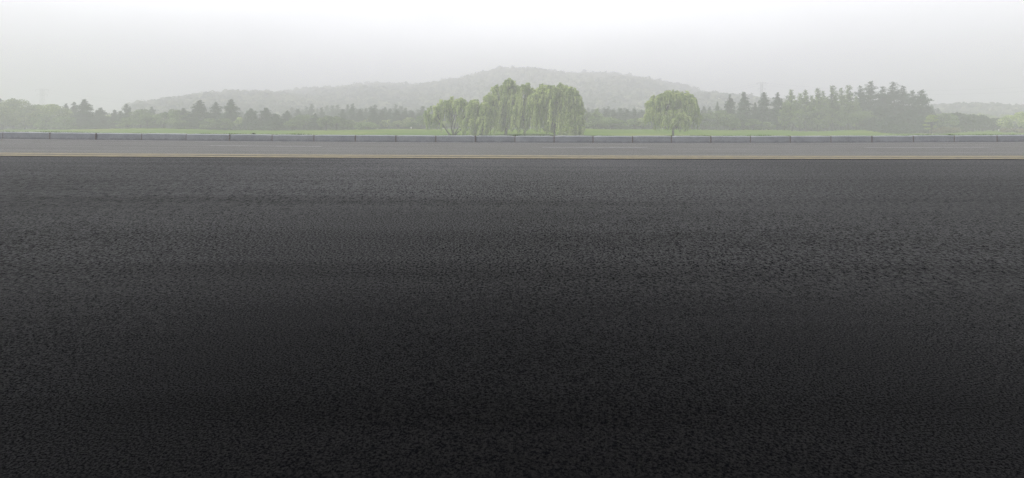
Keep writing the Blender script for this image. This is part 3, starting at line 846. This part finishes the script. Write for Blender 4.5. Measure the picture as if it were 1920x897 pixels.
hill('hill', [(1180, 228), (1240, 195), (1290, 176), (1300, 172), (1340, 173), (1370, 177), (1400, 180), (1430, 184), (1470, 190), (1520, 200), (1580, 212), (1640, 230)], 235, 420, 4.0, 13, .45, (1.6, 2.8))
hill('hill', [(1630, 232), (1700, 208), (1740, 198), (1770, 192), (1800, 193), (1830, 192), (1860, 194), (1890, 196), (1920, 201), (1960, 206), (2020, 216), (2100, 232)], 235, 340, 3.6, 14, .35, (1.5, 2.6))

# ------------------------------------------------------------------ pylons and cables
def pylon(px, top, d, wpx, label, hpole=False):
    X = (px - CX) / F * d; zt = H - (top - HOR) / F * d; z0 = 0.5
    h = zt - z0; w = wpx / F * d
    r = empty('pylon', (X, d, z0)); tag(r, label, 'pylon', 'lattice pylons behind the trees')
    t = Tubes(); rad = .12
    nlev = 9
    def half(z): return w * (.32 - .17 * min(1, z / (h * .8))) if not hpole else w * .30
    corners = [(-1, -1), (1, -1), (1, 1), (-1, 1)]
    zs = np.linspace(0, h * (.96 if not hpole else .93), nlev)
    def c(ci, z): return (corners[ci][0] * half(z), corners[ci][1] * half(z) * .8, z)
    for ci in range(4):
        t.add([c(ci, z) for z in zs], [rad] * nlev, 4)
    for q in range(nlev - 1):
        for ci in range(4):
            cj = (ci + 1) % 4
            t.add([c(ci, zs[q]), c(cj, zs[q + 1])], [rad * .55] * 2, 4)
            t.add([c(cj, zs[q]), c(ci, zs[q + 1])], [rad * .55] * 2, 4)
            t.add([c(ci, zs[q + 1]), c(cj, zs[q + 1])], [rad * .5] * 2, 4)
    link('tower', t.mesh('tower'), M['steel'], r)
    arms = [(.97, 1.0), (.86, .8)] if not hpole else [(1.0, .62), (.93, .5)]
    for fz, fw in arms:
        a = Tubes(); z = h * fz; hw = w * fw / 1.0 * (.75 if not hpole else .8)
        for s in (-1, 1):
            a.add([(0, 0, z), (s * hw, 0, z - .3)], [rad, rad * .6], 4)
            a.add([(0, 0, z - 1.6), (s * hw, 0, z - .3)], [rad * .8, rad * .5], 4)
            for q in (.33, .66): a.add([(s * hw * q, 0, z - .1), (s * hw * q, 0, z - 1.6 * (1 - q))], [rad * .5] * 2, 4)
        link('cross_arm', a.mesh('cross_arm'), M['steel'], r)
        for s in (-1, 1):
            ins = Tubes().add([(s * hw, 0, z - .3), (s * hw, 0, z - 2.2)], [.16, .16], 6)
            link('insulator', ins.mesh('insulator'), M['wire'], r)
pylon(79, 165, 450, 16, 'faint tall lattice pylon above the round trees at the left')
pylon(1428, 152, 450, 11, 'faint narrow lattice pylon above the tall cedars on the right')
def cable(p0, p1, sag, label, grp):
    s = np.linspace(0, 1, 40)[:, None]
    P = np.array(p0) * (1 - s) + np.array(p1) * s
    P[:, 2] -= sag * 4 * (s * (1 - s))[:, 0]
    o = link('power_cable', Tubes().add(P, [.05] * 40, 4).mesh('power_cable'), M['wire']); tag(o, label, 'cable', grp)
def pt(px, row, d): return ((px - CX) / F * d, d, H - (row - HOR) / F * d)
for k, (r0, r1) in enumerate([(155.5, 118), (160, 130)]):
    cable(pt(1428 + 3, r0, 450), pt(2300, r1, 360), 12, ['upper', 'lower'][k] + ' faint power cable running right from the narrow pylon above the cedars', 'power cables right of the narrow pylon')
for k, (r0, r1) in enumerate([(155.5, 160), (160, 166)]):
    cable(pt(1428 - 3, r0, 450), pt(1180, r1 + 6, 560), 7, ['upper', 'lower'][k] + ' faint power cable running left from the narrow pylon toward the hill', 'power cables left of the narrow pylon')
for k, (r0, r1) in enumerate([(168, 176), (173, 182)]):
    cable(pt(79 + 5, r0, 450), pt(480, r1, 540), 9, ['upper', 'lower'][k] + ' faint power cable between the left pylon and the hill', 'power cables right of the left pylon')

# ------------------------------------------------------------------ small marker posts on the lawn
def marker(px, d, h, label):
    X = (px - CX) / F * d; z = float(zlawn(X, d))
    r = empty('marker_post', (X, d, z)); tag(r, label, 'post', 'white marker posts on the lawn')
    link('post', Tubes().add([(0, 0, -.2), (0, 0, h)], [.05, .05], 8).mesh('post'), M['steel'], r)
    link('plate', box_mesh('plate', -.2, .2, -.075, -.052, h - .42, h + .02), M['signwhite'], r)
marker(771, 149, .75, 'small white marker plate on a short post before the dark conifer wall')
marker(1873, 145, .7, 'small white marker plate on a short post near the bright corner tree')

# ------------------------------------------------------------------ haze
hz = box_mesh('haze', -1300, 1300, -300, 980, -3, 82)
m, nt, out = mat('haze_air')
pv = N(nt, 'ShaderNodeVolumePrincipled', i_Density=.0038, i_Anisotropy=0.0)
pv.inputs['Color'].default_value = (.960, .941, 1.0, 1)
nt.links.new(pv.outputs[0], out.inputs['Volume'])
tag(link('haze', hz, m), kind='stuff')

# ------------------------------------------------------------------ light
SUN_EL, SUN_AZ = math.radians(54), math.radians(-108)      # azimuth from +Y toward +X
sun_dir = Vector((math.cos(SUN_EL) * math.sin(SUN_AZ), math.cos(SUN_EL) * math.cos(SUN_AZ), math.sin(SUN_EL)))
sl = bpy.data.lights.new('sun', 'SUN'); sl.energy = 5.0; sl.angle = math.radians(.6); sl.color = (1, .99, .985)
so = bpy.data.objects.new('sun', sl); COL.objects.link(so)
so.rotation_euler = (-sun_dir).to_track_quat('-Z', 'Y').to_euler()
so.location = (0, 0, 200)
w = bpy.data.worlds.new('World'); sc.world = w; w.use_nodes = True
nt = w.node_tree; nt.nodes.clear(); L = nt.links.new
wo = N(nt, 'ShaderNodeOutputWorld')
sky = N(nt, 'ShaderNodeTexSky', sky_type='NISHITA', sun_disc=False); sky.sun_elevation = SUN_EL; sky.sun_rotation = SUN_AZ
sky.air_density = 1.0; sky.dust_density = 2.0
b1 = N(nt, 'ShaderNodeBackground', i_Strength=.06); L(sky.outputs[0], b1.inputs[0])
tc = N(nt, 'ShaderNodeTexCoord'); sx = N(nt, 'ShaderNodeSeparateXYZ'); L(tc.outputs['Generated'], sx.inputs[0])
# overcast: grey at the horizon, luminous fog bank above it, unseen zenith dimmed to darken the road
rp = ramp(nt, [(0.0, (.36, .36, .385)), (.5, (.55, .55, .585)), (.515, (.66, .66, .70)), (.545, (1.52, 1.52, 1.58)), (.60, (1.90, 1.90, 1.97)), (.64, (1.85, 1.85, 1.92)), (.70, (.85, .86, .92)), (.78, (.36, .365, .40)), (1.0, (.22, .225, .26))])
hmr = N(nt, 'ShaderNodeMapRange', i_1=-1.0, i_2=1.0); L(sx.outputs['Z'], hmr.inputs[0]); L(hmr.outputs[0], rp.inputs[0])
cmp_ = N(nt, 'ShaderNodeMapping'); cmp_.inputs['Scale'].default_value = (1, 1, 3.5); L(tc.outputs['Generated'], cmp_.inputs[0])
cn = N(nt, 'ShaderNodeTexNoise', i_Scale=2.6, i_Detail=5.0, i_Roughness=.5); L(cmp_.outputs[0], cn.inputs['Vector'])
cr = ramp(nt, [(.3, .9), (.7, 1.1)]); L(cn.outputs['Fac'], cr.inputs[0])
cm = N(nt, 'ShaderNodeMix', data_type='RGBA', blend_type='MULTIPLY', i_0=1.0); L(rp.outputs[0], cm.inputs[6]); L(cr.outputs[0], cm.inputs[7])
# sky brightest toward the far side; unseen part behind dimmed to lessen haze
amr = N(nt, 'ShaderNodeMapRange', i_1=-1.0, i_2=1.0); L(sx.outputs['Y'], amr.inputs[0])
ar = ramp(nt, [(0, .42), (.6, .7), (.86, 1.19), (1, 1.11)]); L(amr.outputs[0], ar.inputs[0])
cm2 = N(nt, 'ShaderNodeMix', data_type='RGBA', blend_type='MULTIPLY', i_0=1.0); L(cm.outputs[2], cm2.inputs[6]); L(ar.outputs[0], cm2.inputs[7])
b2 = N(nt, 'ShaderNodeBackground', i_Strength=.87); L(cm2.outputs[2], b2.inputs[0])
mx = N(nt, 'ShaderNodeMixShader', i_0=.88); L(b1.outputs[0], mx.inputs[1]); L(b2.outputs[0], mx.inputs[2]); L(mx.outputs[0], wo.inputs[0])

# ------------------------------------------------------------------ camera and render settings
cam = bpy.data.cameras.new('camera'); co = bpy.data.objects.new('camera', cam); COL.objects.link(co)
co.location = (0, 0, H); co.rotation_euler = (math.radians(90), 0, 0)
cam.sensor_width = 36; cam.lens = F / 1920 * 36
cam.shift_y = -(448.5 - HOR) / 1920
cam.clip_start = .05; cam.clip_end = 6000
sc.camera = co
vs = sc.view_settings
vs.view_transform = 'Standard'; vs.look = 'None'; vs.exposure = .18; vs.gamma = 1; vs.use_curve_mapping = False
sc.render.engine = 'CYCLES'
cy = sc.cycles
cy.use_denoising = True; cy.denoising_prefilter = 'NONE'; cy.denoising_input_passes = 'RGB_ALBEDO_NORMAL'
cy.volume_bounces = 3; cy.max_bounces = 6; cy.diffuse_bounces = 3; cy.transparent_max_bounces = 4
cy.use_adaptive_sampling = False
sc.render.use_persistent_data = False
